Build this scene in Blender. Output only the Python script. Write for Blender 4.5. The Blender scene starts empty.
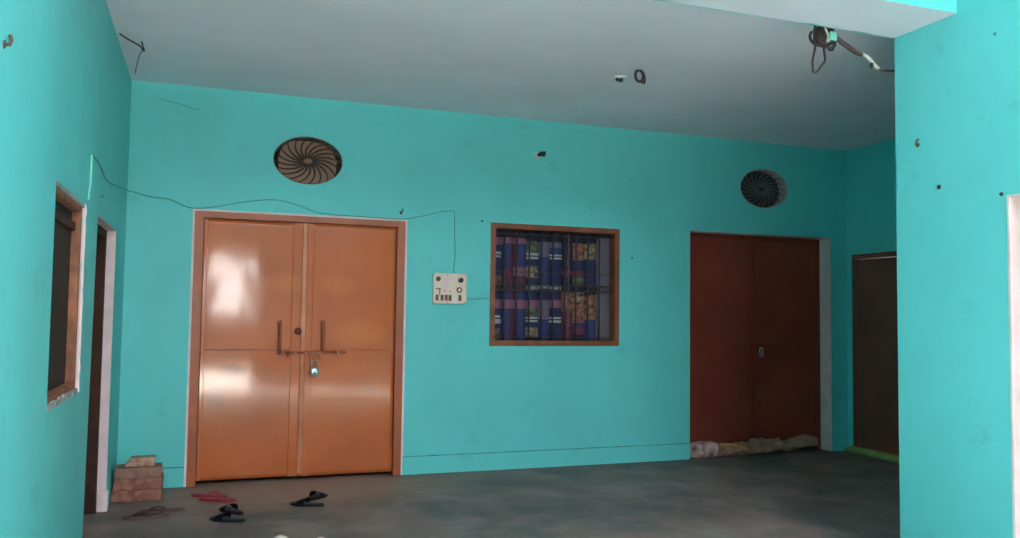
import bpy, bmesh, math, random
from mathutils import Vector, Matrix, noise

S = bpy.context.scene
COL = S.collection
random.seed(7)

# ------------------------------------------------------------------ camera
cam_data = bpy.data.cameras.new('camera')
cam = bpy.data.objects.new('camera', cam_data)
COL.objects.link(cam)
YAW, PITCH, ROLL, F_PX = 0.349522, 0.053821, 0.013268, 831.479
cam_data.sensor_fit = 'HORIZONTAL'
cam_data.sensor_width = 36.0
cam_data.lens = F_PX / 1020.0 * 36.0
cam_data.clip_start = 0.02
right = Vector((math.cos(YAW), -math.sin(YAW), 0))
ahead = Vector((math.sin(YAW), math.cos(YAW), 0))
zz = Vector((0, 0, 1))
fwd = ahead * math.cos(PITCH) + zz * math.sin(PITCH)
up0 = zz * math.cos(PITCH) - ahead * math.sin(PITCH)
rt = right * math.cos(ROLL) + up0 * math.sin(ROLL)
up = up0 * math.cos(ROLL) - right * math.sin(ROLL)
cam.matrix_world = Matrix(((rt.x, up.x, -fwd.x, 0), (rt.y, up.y, -fwd.y, 0), (rt.z, up.z, -fwd.z, 1.305), (0, 0, 0, 1)))
S.camera = cam

# ------------------------------------------------------------------ sky and exposure
world = bpy.data.worlds.new('overcast_sky')
S.world = world
world.use_nodes = True
bg = world.node_tree.nodes['Background']
bg.inputs['Color'].default_value = (0.90, 0.96, 1.0, 1)
bg.inputs['Strength'].default_value = 13.0
S.view_settings.view_transform = 'Standard'
S.view_settings.look = 'None'
S.view_settings.gamma = 1.0
S.view_settings.exposure = 0.26
S.view_settings.use_curve_mapping = False
S.cycles.max_bounces = 14
S.cycles.diffuse_bounces = 10
S.cycles.glossy_bounces = 4
S.cycles.use_denoising = True

sun_data = bpy.data.lights.new('sun', 'SUN'); sun_data.energy = 90.0; sun_data.angle = math.radians(1.0); sun_data.color = (1.0, 0.95, 0.89)
sun = bpy.data.objects.new('sun', sun_data); COL.objects.link(sun)
sun.rotation_euler = Vector((0.0, -0.30, -1.0)).to_track_quat('-Z', 'Y').to_euler()   # high, from behind the house

def sky_portal(name, loc, rot, sx, sy):
    l = bpy.data.lights.new(name, 'AREA')
    l.shape = 'RECTANGLE'; l.size = sx; l.size_y = sy
    l.cycles.is_portal = True
    o = bpy.data.objects.new(name, l); COL.objects.link(o)
    o.location = loc; o.rotation_euler = rot
    return o

# ------------------------------------------------------------------ sizes of the place (metres)
XL, XP, XR = -0.567, 3.491, 6.000        # left wall, near right wall, far right wall
D, YP = 6.639, 3.488                     # back wall, far end of the near right wall
ZC, ZB, YB = 2.988, 2.839, 3.084         # ceiling, underside and front of the beam
YREAR = -5.0
YSKYBLOCK, YTEAL = 0.4, -0.8

# ------------------------------------------------------------------ materials
def mat(name, color, rough=0.6, var=0.12, scale=3.0, bump=0.0, bscale=60.0, metal=0.0, color2=None, spec=0.5, detail=5.0):
    m = bpy.data.materials.new(name); m.use_nodes = True
    nt = m.node_tree; b = nt.nodes['Principled BSDF']
    b.inputs['Roughness'].default_value = rough
    b.inputs['Metallic'].default_value = metal
    b.inputs['Specular IOR Level'].default_value = spec
    tc = nt.nodes.new('ShaderNodeTexCoord')
    n = nt.nodes.new('ShaderNodeTexNoise'); n.inputs['Scale'].default_value = scale; n.inputs['Detail'].default_value = detail
    nt.links.new(tc.outputs['Object'], n.inputs['Vector'])
    r = nt.nodes.new('ShaderNodeValToRGB')
    c2 = color2 or tuple(min(1, c * (1 + var)) for c in color)
    c1 = color if color2 else tuple(c * (1 - var) for c in color)
    r.color_ramp.elements[0].position = 0.32; r.color_ramp.elements[1].position = 0.68
    r.color_ramp.elements[0].color = (*c1, 1); r.color_ramp.elements[1].color = (*c2, 1)
    nt.links.new(n.outputs['Fac'], r.inputs['Fac'])
    nt.links.new(r.outputs['Color'], b.inputs['Base Color'])
    if bump > 0:
        n2 = nt.nodes.new('ShaderNodeTexNoise'); n2.inputs['Scale'].default_value = bscale; n2.inputs['Detail'].default_value = 4
        nt.links.new(tc.outputs['Object'], n2.inputs['Vector'])
        bp = nt.nodes.new('ShaderNodeBump'); bp.inputs['Strength'].default_value = bump; bp.inputs['Distance'].default_value = 0.01
        nt.links.new(n2.outputs['Fac'], bp.inputs['Height']); nt.links.new(bp.outputs['Normal'], b.inputs['Normal'])
    return m

def mixc(nt, fac, a, b):
    n = nt.nodes.new('ShaderNodeMix'); n.data_type = 'RGBA'
    for sock, v in ((n.inputs['Factor'], fac), (n.inputs['A'], a), (n.inputs['B'], b)):
        pass
    ins = [i for i in n.inputs if i.type == 'RGBA']
    fi = n.inputs[0]
    for sock, v in ((fi, fac), (ins[0], a), (ins[1], b)):
        if hasattr(v, 'is_linked'): nt.links.new(v, sock)
        elif isinstance(v, tuple): sock.default_value = (*v, 1)
        else: sock.default_value = v
    return [o for o in n.outputs if o.type == 'RGBA'][0]

def mth(nt, op, a, b=None, clamp=False):
    n = nt.nodes.new('ShaderNodeMath'); n.operation = op; n.use_clamp = clamp
    for i, v in enumerate((a, b)):
        if v is None: continue
        if hasattr(v, 'is_linked'): nt.links.new(v, n.inputs[i])
        else: n.inputs[i].default_value = v
    return n.outputs[0]

def blob(nt, sx, sz, cx, cz, rx, rz, wob=None):
    a = mth(nt, 'POWER', mth(nt, 'ABSOLUTE', mth(nt, 'DIVIDE', mth(nt, 'SUBTRACT', sx, cx), rx)), 2.0)
    b = mth(nt, 'POWER', mth(nt, 'ABSOLUTE', mth(nt, 'DIVIDE', mth(nt, 'SUBTRACT', sz, cz), rz)), 2.0)
    s = mth(nt, 'SUBTRACT', 1.0, mth(nt, 'ADD', a, b), True)
    return mth(nt, 'MULTIPLY', s, wob, True) if wob is not None else s

TEAL = (0.132, 0.60, 0.61)
M = {}
def teal_wall(name, base=TEAL):
    m = mat(name, base, rough=0.5, var=0.05, scale=1.3, bump=0.12, bscale=26, spec=0.3)
    nt = m.node_tree; b = nt.nodes['Principled BSDF']
    base_out = b.inputs['Base Color'].links[0].from_socket
    tc = [n for n in nt.nodes if n.type == 'TEX_COORD'][0]
    n = nt.nodes.new('ShaderNodeTexNoise'); n.inputs['Scale'].default_value = 4.5; n.inputs['Detail'].default_value = 9; n.inputs['Roughness'].default_value = 0.72
    nt.links.new(tc.outputs['Object'], n.inputs['Vector'])
    f = mth(nt, 'MULTIPLY', mth(nt, 'SUBTRACT', n.outputs['Fac'], 0.575, True), 3.0, True)
    c = mixc(nt, f, base_out, tuple(x * 0.66 for x in base))
    nt.links.new(c, b.inputs['Base Color'])
    return m
M['teal'] = teal_wall('teal_painted_plaster')
M['white_ceiling'] = mat('whitewashed_ceiling', (0.87, 0.81, 0.88), 0.85, 0.05, 1.2, 0.15, 30)
M['jamb_plaster'] = mat('bare_white_plaster', (0.82, 0.62, 0.64), 0.85, 0.10, 8, 0.3, 50)
M['pink_plaster'] = mat('pinkish_plaster', (0.78, 0.62, 0.62), 0.85, 0.08, 8, 0.3, 40)
M['cement'] = mat('grey_cement', (0.30, 0.28, 0.27), 0.9, 0.2, 12, 0.4, 60)
M['dark_void'] = mat('unlit_room_black', (0.03, 0.028, 0.026), 0.9)  # near-black colour stands in for the unlit rooms behind the openings
M['outer_wall'] = mat('darkened_courtyard_wall', (0.035, 0.033, 0.032), 0.8, 0.1, 2, 0.2, 30)  # near-black so these unseen walls stay out of the door's reflection
M['limewash'] = mat('white_limewash', (0.82, 0.80, 0.80), 0.9, 0.04, 2)
M['outside_ground'] = mat('outside_ground', (0.66, 0.61, 0.57), 0.9, 0.15, 2, 0.2, 30)

def floor_mat():
    m = mat('worn_concrete_floor', (0.125, 0.090, 0.084), rough=0.6, scale=2.2, color2=(0.25, 0.185, 0.170), bump=0.25, bscale=18, spec=0.25, detail=9)
    nt = m.node_tree; b = nt.nodes['Principled BSDF']
    base = b.inputs['Base Color'].links[0].from_socket
    tc = [n for n in nt.nodes if n.type == 'TEX_COORD'][0]
    mp = nt.nodes.new('ShaderNodeMapping'); mp.inputs['Scale'].default_value = (3.0, 9.0, 1); mp.inputs['Rotation'].default_value = (0, 0, 0.35)
    nt.links.new(tc.outputs['Object'], mp.inputs['Vector'])
    n = nt.nodes.new('ShaderNodeTexNoise'); n.inputs['Scale'].default_value = 1.6; n.inputs['Detail'].default_value = 10; n.inputs['Roughness'].default_value = 0.7
    nt.links.new(mp.outputs['Vector'], n.inputs['Vector'])
    f = mth(nt, 'MULTIPLY', mth(nt, 'SUBTRACT', n.outputs['Fac'], 0.57, True), 7.0, True)
    c = mixc(nt, mth(nt, 'MULTIPLY', f, 0.8), base, (0.33, 0.25, 0.22))
    n3 = nt.nodes.new('ShaderNodeTexNoise'); n3.inputs['Scale'].default_value = 1.5; n3.inputs['Detail'].default_value = 9; n3.inputs['Roughness'].default_value = 0.68
    nt.links.new(tc.outputs['Object'], n3.inputs['Vector'])
    g = mth(nt, 'MULTIPLY', mth(nt, 'SUBTRACT', n3.outputs['Fac'], 0.49, True), 9.0, True)
    c = mixc(nt, mth(nt, 'MULTIPLY', g, 0.62), c, (0.066, 0.080, 0.076))
    mp4 = nt.nodes.new('ShaderNodeMapping'); mp4.inputs['Scale'].default_value = (2.2, 16.0, 1); mp4.inputs['Rotation'].default_value = (0, 0, -0.55)
    nt.links.new(tc.outputs['Object'], mp4.inputs['Vector'])
    n4 = nt.nodes.new('ShaderNodeTexNoise'); n4.inputs['Scale'].default_value = 3.0; n4.inputs['Detail'].default_value = 6; n4.inputs['Roughness'].default_value = 0.75
    nt.links.new(mp4.outputs['Vector'], n4.inputs['Vector'])
    h = mth(nt, 'MULTIPLY', mth(nt, 'SUBTRACT', n4.outputs['Fac'], 0.655, True), 14.0, True)
    c = mixc(nt, mth(nt, 'MULTIPLY', h, 0.7), c, (0.40, 0.31, 0.28))
    sep = nt.nodes.new('ShaderNodeSeparateXYZ'); nt.links.new(tc.outputs['Object'], sep.inputs[0])
    dirt = blob(nt, sep.outputs['X'], sep.outputs['Y'], 0.75, 6.35, 1.5, 0.75, mth(nt, 'MULTIPLY', n.outputs['Fac'], 2.2))
    c = mixc(nt, mth(nt, 'MULTIPLY', dirt, 0.75), c, (0.36, 0.225, 0.175))
    nt.links.new(c, b.inputs['Base Color'])
    return m
M['floor'] = floor_mat()

def door_mat():
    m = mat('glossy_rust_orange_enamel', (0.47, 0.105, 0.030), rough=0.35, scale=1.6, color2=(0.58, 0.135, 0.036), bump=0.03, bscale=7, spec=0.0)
    nt = m.node_tree; b = nt.nodes['Principled BSDF']
    b.inputs['Coat Weight'].default_value = 1.0; b.inputs['Coat Roughness'].default_value = 0.09; b.inputs['Coat IOR'].default_value = 1.58
    base = b.inputs['Base Color'].links[0].from_socket
    tc = [n for n in nt.nodes if n.type == 'TEX_COORD'][0]
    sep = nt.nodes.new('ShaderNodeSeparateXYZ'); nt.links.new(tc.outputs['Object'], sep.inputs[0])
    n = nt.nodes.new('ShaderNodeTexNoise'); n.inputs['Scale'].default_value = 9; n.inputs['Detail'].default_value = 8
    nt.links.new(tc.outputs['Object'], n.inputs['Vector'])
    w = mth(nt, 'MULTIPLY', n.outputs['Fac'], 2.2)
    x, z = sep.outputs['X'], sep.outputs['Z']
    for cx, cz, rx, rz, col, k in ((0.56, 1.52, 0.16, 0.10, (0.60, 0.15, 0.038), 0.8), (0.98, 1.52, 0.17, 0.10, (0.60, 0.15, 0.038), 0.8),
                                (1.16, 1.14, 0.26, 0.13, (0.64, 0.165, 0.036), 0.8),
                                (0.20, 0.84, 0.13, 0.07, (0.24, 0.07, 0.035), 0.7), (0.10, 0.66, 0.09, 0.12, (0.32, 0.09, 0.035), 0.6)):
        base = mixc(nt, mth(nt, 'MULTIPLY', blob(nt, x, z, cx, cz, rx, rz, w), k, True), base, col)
    nt.links.new(base, b.inputs['Base Color'])
    return m
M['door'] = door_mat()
M['door_frame'] = mat('rust_brown_enamel', (0.40, 0.090, 0.032), 0.42, 0.15, 5, 0.1, 20)
M['door_worn'] = mat('scuffed_rust_enamel', (0.46, 0.115, 0.036), 0.4, scale=5, color2=(0.62, 0.22, 0.115), bump=0.2, bscale=30)
M['hardware'] = mat('painted_iron', (0.38, 0.095, 0.040), 0.35, 0.2, 20)
M['knob_red'] = mat('dark_red_knob', (0.17, 0.018, 0.012), 0.4)
M['maroon'] = mat('maroon_steel_paint', (0.215, 0.040, 0.024), 0.5, 0.12, 2.0, 0.04, 8, spec=0.2)
M['maroon_dark'] = mat('dark_maroon_steel_paint', (0.22, 0.075, 0.055), 0.6, 0.12, 2.0, spec=0.2)
M['chrome'] = mat('silver_metal', (0.72, 0.74, 0.76), 0.28, 0.05, metal=0.85)
M['steel_dull'] = mat('dull_steel', (0.30, 0.29, 0.28), 0.35, 0.1, metal=0.8)
M['wood'] = mat('varnished_brown_wood', (0.235, 0.070, 0.028), 0.5, 0.3, 7, 0.15, 30)
M['wood_red'] = mat('red_brown_wood', (0.20, 0.055, 0.026), 0.5, 0.25, 7, 0.15, 30)
M['wood_worn'] = mat('weathered_brown_wood', (0.17, 0.055, 0.030), 0.7, scale=14, color2=(0.34, 0.115, 0.055), bump=0.3, bscale=40)
M['wood_dark'] = mat('blackened_wood', (0.022, 0.013, 0.010), 0.7, 0.2, 6, spec=0.1)
M['wood_frame_dark'] = mat('dark_brown_wood', (0.060, 0.024, 0.016), 0.7, 0.25, 8, spec=0.15)
M['groove'] = mat('grimy_groove', (0.05, 0.24, 0.24), 0.9, 0.4, 6)
M['glass_dark'] = mat('dusty_dark_glass', (0.014, 0.020, 0.019), 0.5, 0.1, 3, spec=0.12)
M['iron'] = mat('dark_iron', (0.028, 0.022, 0.026), 0.5, 0.2, 20)
M['vent_iron'] = mat('brown_black_iron', (0.045, 0.026, 0.020), 0.6, 0.2, 20)
M['board'] = mat('brown_hardboard', (0.38, 0.21, 0.155), 0.8, 0.12, 6)
M['vent_rim'] = mat('grimy_cement', (0.20, 0.16, 0.14), 0.9, 0.2, 12)
M['vent_grey'] = mat('lit_grey_iron', (0.17, 0.145, 0.15), 0.7, 0.2, 20)  # grey lifted to paint the light falling on the ribs
M['vent_ring_pale'] = mat('pale_grey_cement', (0.46, 0.38, 0.38), 0.9, 0.15, 12)
M['grey_board'] = mat('shaded_gap_board', (0.055, 0.045, 0.055), 0.9, 0.2, 8)  # darkened to paint the shade in the gaps between ribs
M['white_plastic'] = mat('cream_white_plastic', (0.90, 0.66, 0.56), 0.4, 0.06, 30)
M['pink_label'] = mat('pale_pink_label', (0.88, 0.52, 0.56), 0.6, scale=60, color2=(0.88, 0.70, 0.66))
M['brown_plastic'] = mat('brown_bakelite', (0.19, 0.065, 0.035), 0.35, 0.15, 30)
M['black_plastic'] = mat('black_plastic', (0.015, 0.015, 0.017), 0.4)
M['red_plastic'] = mat('red_indicator', (0.50, 0.06, 0.04), 0.35)
M['cable'] = mat('teal_painted_cable', (0.040, 0.20, 0.20), 0.6, 0.2, 20)
M['cable_light'] = mat('pale_teal_conduit', (0.20, 0.62, 0.52), 0.6, 0.1, 20)
M['black_cable'] = mat('black_cable', (0.016, 0.012, 0.013), 0.6, 0.2, 20)
M['brown_cable'] = mat('reddish_brown_cable', (0.055, 0.028, 0.024), 0.6, 0.3, 20)
M['white_cable'] = mat('white_sleeve', (0.50, 0.48, 0.42), 0.6, 0.2, 20)
M['ceramic'] = mat('white_ceramic', (0.75, 0.75, 0.75), 0.4, 0.05, 20)
M['rust'] = mat('rusty_iron', (0.14, 0.06, 0.035), 0.8, scale=60, color2=(0.05, 0.035, 0.03))
M['brick'] = mat('red_brown_brick', (0.20, 0.060, 0.042), 0.9, scale=18, color2=(0.42, 0.18, 0.125), bump=0.6, bscale=50, detail=8)
M['brick_grey'] = mat('mortar_grey_brown_brick', (0.22, 0.11, 0.085), 0.9, scale=14, color2=(0.36, 0.18, 0.14), bump=0.6, bscale=50, detail=8)
M['brick_pale'] = mat('pale_broken_brick', (0.32, 0.14, 0.10), 0.9, scale=16, color2=(0.60, 0.37, 0.26), bump=0.6, bscale=50, detail=8)
M['slip_brown'] = mat('dull_maroon_rubber', (0.11, 0.05, 0.056), 0.7, 0.15, 15)
M['slip_brown_strap'] = mat('dark_brown_strap', (0.05, 0.024, 0.026), 0.6)
M['slip_red'] = mat('crimson_rubber', (0.27, 0.014, 0.032), 0.5, 0.15, 12)
M['slip_red_strap'] = mat('rose_red_strap', (0.33, 0.030, 0.055), 0.5)
M['slip_black'] = mat('black_rubber', (0.008, 0.009, 0.012), 0.55, 0.2, 12, spec=0.25)
M['slip_insole'] = mat('worn_grey_insole', (0.040, 0.042, 0.050), 0.7, 0.25, 14)
M['pebble'] = mat('pale_stone', (0.78, 0.64, 0.55), 0.8, 0.15, 20)
M['sack_pale'] = mat('pinkish_printed_sack', (0.12, 0.05, 0.05), 0.8, scale=11, color2=(0.85, 0.56, 0.53), bump=0.4, bscale=40, detail=3)
M['sack_tan'] = mat('tan_jute_sack', (0.44, 0.21, 0.13), 0.9, 0.3, 18, 0.5, 80)
M['rag_grey'] = mat('grey_brown_rag', (0.36, 0.19, 0.135), 0.95, 0.25, 12, 0.5, 70)
M['rag_grey2'] = mat('pale_grey_brown_rag', (0.44, 0.25, 0.185), 0.95, 0.25, 12, 0.5, 70)
M['strap_yellow'] = mat('yellow_ribbon', (0.80, 0.36, 0.06), 0.7, 0.15, 20)
M['cloth_green'] = mat('green_cloth', (0.30, 0.36, 0.11), 0.95, 0.25, 9, 0.4, 60)

# ------------------------------------------------------------------ helpers
def link(name, bm, m, parent=None, smooth=False, loc=None):
    me = bpy.data.meshes.new(name)
    bmesh.ops.recalc_face_normals(bm, faces=bm.faces)
    bm.to_mesh(me); bm.free()
    for mm in (m if isinstance(m, (list, tuple)) else [m]): me.materials.append(M[mm])
    if smooth:
        for p in me.polygons: p.use_smooth = True
    o = bpy.data.objects.new(name, me); COL.objects.link(o)
    if loc: o.location = loc
    if parent: o.parent = parent
    return o

def tag(o, label, cat, group=None, kind=None):
    o['label'] = label; o['category'] = cat
    if group: o['group'] = group
    if kind: o['kind'] = kind
    return o

def empty(name, loc=(0, 0, 0), rz=0):
    o = bpy.data.objects.new(name, None); COL.objects.link(o)
    o.location = loc; o.rotation_euler = (0, 0, rz); o.empty_display_size = 0.1
    return o

def struct(o, label, cat):
    return tag(o, label, cat, kind='structure')

def box(bm, x0, x1, y0, y1, z0, z1, bev=0.0, mi=0):
    r = bmesh.ops.create_cube(bm, size=1.0)
    vs = r['verts']
    for v in vs:
        v.co = Vector(((x0 + x1) / 2 + v.co.x * (x1 - x0), (y0 + y1) / 2 + v.co.y * (y1 - y0), (z0 + z1) / 2 + v.co.z * (z1 - z0)))
    fs = {f for v in vs for f in v.link_faces}
    for f in fs: f.material_index = mi
    if bev > 0:
        es = list({e for v in vs for e in v.link_edges})
        bmesh.ops.bevel(bm, geom=es, offset=bev, segments=2, affect='EDGES', profile=0.5)
    return bm

def tube(bm, pts, rad, seg=8, closed=False, cap=True, flat=1.0):
    pts = [Vector(p) for p in pts]
    n = len(pts); rings = []
    prev = None
    for i, p in enumerate(pts):
        if closed: t = pts[(i + 1) % n] - pts[(i - 1) % n]
        else: t = pts[min(i + 1, n - 1)] - pts[max(i - 1, 0)]
        t.normalize()
        if prev is None:
            a = Vector((0, 0, 1)) if abs(t.z) < 0.9 else Vector((1, 0, 0))
            s = t.cross(a).normalized()
        else:
            s = (prev - t * prev.dot(t)).normalized()
        prev = s
        u = s.cross(t).normalized()
        r = rad[i] if isinstance(rad, (list, tuple)) else rad
        rings.append([bm.verts.new(p + s * (math.cos(2 * math.pi * k / seg) * r) + u * (math.sin(2 * math.pi * k / seg) * r * flat)) for k in range(seg)])
    m = n if closed else n - 1
    for i in range(m):
        a, b = rings[i], rings[(i + 1) % n]
        for k in range(seg):
            bm.faces.new((a[k], a[(k + 1) % seg], b[(k + 1) % seg], b[k]))
    if cap and not closed:
        bm.faces.new(rings[0][::-1]); bm.faces.new(rings[-1])
    return bm

def spline(pts, n=6):
    pts = [Vector(p) for p in pts]; out = []
    for i in range(len(pts) - 1):
        p0, p1, p2, p3 = pts[max(i - 1, 0)], pts[i], pts[i + 1], pts[min(i + 2, len(pts) - 1)]
        for k in range(n):
            t = k / n
            out.append(0.5 * ((2 * p1) + (p2 - p0) * t + (2 * p0 - 5 * p1 + 4 * p2 - p3) * t * t + (3 * p1 - p0 - 3 * p2 + p3) * t ** 3))
    out.append(pts[-1]); return out

def plate(outer, holes, to3, depth, bm=None):
    """a wall slab: 2D outline with holes, mapped to 3D by to3 and extruded by the vector depth"""
    bm = bm or bmesh.new(); es = []
    for loop in [outer] + holes:
        vs = [bm.verts.new(to3(*p)) for p in loop]
        es += [bm.edges.new((vs[i], vs[(i + 1) % len(vs)])) for i in range(len(vs))]
    r = bmesh.ops.triangle_fill(bm, edges=es, use_beauty=True)
    fs = [g for g in r['geom'] if isinstance(g, bmesh.types.BMFace)]
    ex = bmesh.ops.extrude_face_region(bm, geom=fs)
    vs = [g for g in ex['geom'] if isinstance(g, bmesh.types.BMVert)]
    bmesh.ops.translate(bm, verts=vs, vec=depth)
    return bm

def ellipse(cx, cz, rx, rz, n=48):
    return [(cx + rx * math.cos(2 * math.pi * k / n), cz + rz * math.sin(2 * math.pi * k / n)) for k in range(n)]

def lathe(bm, prof, axis='z', seg=20, loc=(0, 0, 0)):
    rings = []
    L = Vector(loc)
    for r, h in prof:
        ring = []
        for k in range(seg):
            a = 2 * math.pi * k / seg
            c, s = r * math.cos(a), r * math.sin(a)
            v = (c, s, h) if axis == 'z' else ((c, h, s) if axis == 'y' else (h, c, s))
            ring.append(bm.verts.new(L + Vector(v)))
        rings.append(ring)
    for i in range(len(rings) - 1):
        for k in range(seg):
            bm.faces.new((rings[i][k], rings[i][(k + 1) % seg], rings[i + 1][(k + 1) % seg], rings[i + 1][k]))
    bm.faces.new(rings[0][::-1]); bm.faces.new(rings[-1])
    return bm

# ------------------------------------------------------------------ the setting
b = bmesh.new(); box(b, -1.2, XR + 0.4, YP - 0.6, D + 0.6, -0.2, 0.0)
struct(link('floor', b, 'floor'), 'worn grey concrete floor of the porch', 'floor')
b = bmesh.new(); box(b, -6, 10, YREAR - 14, YP - 0.6, -0.2, -0.002)
struct(link('ground', b, 'outside_ground'), 'pale sunlit ground of the courtyard in front of the porch', 'ground')

# back wall: two doorways, one window and two oval vent holes
D1 = (-0.1007, 1.5095, 2.0485); D2 = (4.189, 5.804, 2.098); W1 = (2.2424, 3.4604, 1.0320, 2.0756)
V1 = (0.7215, 2.488, 0.268, 0.190); V2 = (5.017, 2.5425, 0.277, 0.1935)
out = [(XL - 0.25, 0), (D1[0], 0), (D1[0], D1[2]), (D1[1], D1[2]), (D1[1], 0), (D2[0], 0), (D2[0], D2[2]), (D2[1], D2[2]), (D2[1], 0), (XR + 0.25, 0), (XR + 0.25, ZC + 0.15), (XL - 0.25, ZC + 0.15)]
holes = [[(W1[0], W1[2]), (W1[1], W1[2]), (W1[1], W1[3]), (W1[0], W1[3])], ellipse(*V1), ellipse(*V2)]
b = plate(out, holes, lambda x, z: (x, D, z), (0, 0.25, 0))
struct(link('wall_back', b, 'teal'), 'teal painted back wall with two doors and a window', 'wall')
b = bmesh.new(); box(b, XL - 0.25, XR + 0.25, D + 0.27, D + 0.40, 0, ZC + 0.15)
struct(link('wall_behind', b, 'dark_void'), 'near-black slab standing in for the unlit rooms behind the back wall', 'wall')

# left wall with its window and doorway
LW = (3.656, 4.446, 0.908, 1.806); LD = (4.997, 5.987, 1.815)
out = [(YTEAL, 0), (LD[0] - 0.12, 0), (LD[0], LD[2]), (LD[1], LD[2]), (LD[1], 0), (D, 0), (D, 3.4), (YP, 3.4), (YP - 0.35, 6.2), (YTEAL, 6.2)]  # upper edge raised out of view to hold back side sky
holes = [[(LW[0], LW[2]), (LW[1], LW[2]), (LW[1], LW[3]), (LW[0], LW[3])]]
b = plate(out, holes, lambda y, z: (XL, y, z), (-0.25, 0, 0))
struct(link('wall_left', b, 'teal'), 'teal painted left wall with a dark window and a doorway', 'wall')
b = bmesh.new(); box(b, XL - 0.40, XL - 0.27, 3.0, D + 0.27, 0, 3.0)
struct(link('wall_left_behind', b, 'dark_void'), 'near-black slab standing in for the unlit room behind the left openings', 'wall')

# far right wall with its doorway
RD = (4.95, 6.566, 1.936)
out = [(YP, 0), (RD[0], 0), (RD[0], RD[2]), (RD[1], RD[2]), (RD[1], 0), (D, 0), (D, ZC + 0.15), (YP, ZC + 0.15)]
b = plate(out, [], lambda y, z: (XR, y, z), (0.25, 0, 0))
struct(link('wall_right', b, 'teal'), 'shaded teal right wall of the porch with a maroon door', 'wall')

# near right wall, its doorway, and the wall closing the far right part of the porch
PD = (1.75, 2.820, 1.883)
out = [(YTEAL, 0), (PD[0], 0), (PD[0], PD[2]), (PD[1], PD[2]), (PD[1], 0), (YP, 0), (YP, 3.4), (YP - 0.35, 6.2), (YTEAL, 6.2)]  # raised above the view so less sky reaches the facing wall
b = plate(out, [], lambda y, z: (XP, y, z), (0.25, 0, 0))
struct(link('wall_near_right', b, 'teal'), 'bright teal wall at the right edge of the photo', 'wall')
for i, xw in enumerate((XL - 0.25, XP)):
    b = bmesh.new(); box(b, xw, xw + 0.25, YREAR, YTEAL, 0, 6.2)  # unseen walls made dark and tall to cut sky and reflections
    struct(link('wall_courtyard', b, 'outer_wall'), 'unseen courtyard side wall, darkened and raised to hold back light, ' + ('left' if i == 0 else 'right'), 'wall')
b = bmesh.new(); box(b, XP + 0.25, XR + 0.25, YP - 0.25, YP, 0, ZC + 0.15)
struct(link('wall_front', b, 'teal'), 'teal wall closing the porch on the courtyard side', 'wall')
b = plate([(XL - 0.25, 0), (XP + 0.25, 0), (XP + 0.25, 3.7), (XL - 0.25, 3.7)], [[(0.10, 0.06), (0.82, 0.06), (0.82, 2.4), (0.10, 2.4)]], lambda x, z: (x, YREAR, z), (0, -0.2, 0))
box(b, 0.10, 0.82, YREAR - 0.16, YREAR - 0.04, 0.0, 1.15)  # low block added unseen to dim the lower part of the gateway reflection
struct(link('wall_rear', b, 'outer_wall'), 'courtyard wall behind the camera with an open gateway', 'wall')
b = bmesh.new(); box(b, 0.72, XP, -1.15, -0.95, 0, 0.75)  # unseen block added to hide the bright ground from the door's reflection
struct(link('wall_reflection_block', b, 'outer_wall'), 'unseen low dark block added to keep ground glare off the door', 'wall')
b = bmesh.new(); box(b, -5, 6, YREAR - 3.9, YREAR - 3.6, 0, 3.4)  # unseen white wall added as a reflector for the door glare
struct(link('wall_glare_reflector', b, 'limewash'), 'unseen white wall added beyond the gateway to feed the door glare', 'wall')

b = bmesh.new(); box(b, XL - 0.25, XR + 0.25, YP - 0.25, D + 0.27, ZC, ZC + 0.15)
struct(link('ceiling', b, 'white_ceiling'), 'whitewashed flat concrete porch ceiling', 'ceiling')
b = bmesh.new(); box(b, XL - 0.25, XP + 0.25, YSKYBLOCK, YB, 3.4, 3.5)  # unseen slab added to hold overhead sky off the near walls
struct(link('roof_sky_block', b, 'white_ceiling'), 'unseen slab added on the courtyard side of the beam to cut overhead sky', 'roof')
# beam: white underside, teal faces with an uneven painted edge
b = bmesh.new(); box(b, XL, XP, YB, YP, ZB, 3.4)
o = link('beam', b, ['teal', 'white_ceiling'])
for p in o.data.polygons:
    if p.normal.z < -0.9: p.material_index = 1
struct(o, 'ceiling beam with white underside and teal front', 'beam')
b = bmesh.new()
xs = [XL + (XP - XL) * i / 90 for i in range(91)]
for i in range(90):   # ragged line of teal paint run over the beam's lower back arris
    d0 = 0.004 + 0.030 * max(0, noise.noise(Vector((xs[i] * 6.3, 1, 0)))) ; d1 = 0.004 + 0.030 * max(0, noise.noise(Vector((xs[i + 1] * 6.3, 1, 0))))
    b.faces.new([b.verts.new(v) for v in ((xs[i], YP + 0.001, ZB - 0.0015), (xs[i + 1], YP + 0.001, ZB - 0.0015), (xs[i + 1], YP - d1, ZB - 0.0015), (xs[i], YP - d0, ZB - 0.0015))])
bmesh.ops.remove_doubles(b, verts=b.verts, dist=1e-5)
struct(link('trim_1', b, 'teal'), 'ragged teal paint edge along the beam underside', 'trim')
def groove(x0, x1):
    b = bmesh.new()
    tube(b, [(x0 + (x1 - x0) * k / 60, D - 0.004, 0.145 + 0.002 * noise.noise(Vector((k * 0.5 + x0, 0, 1)))) for k in range(61)], [0.0036 + 0.002 * noise.noise(Vector((k * 0.9, x0, 7))) for k in range(61)], 6)
    return b
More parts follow.
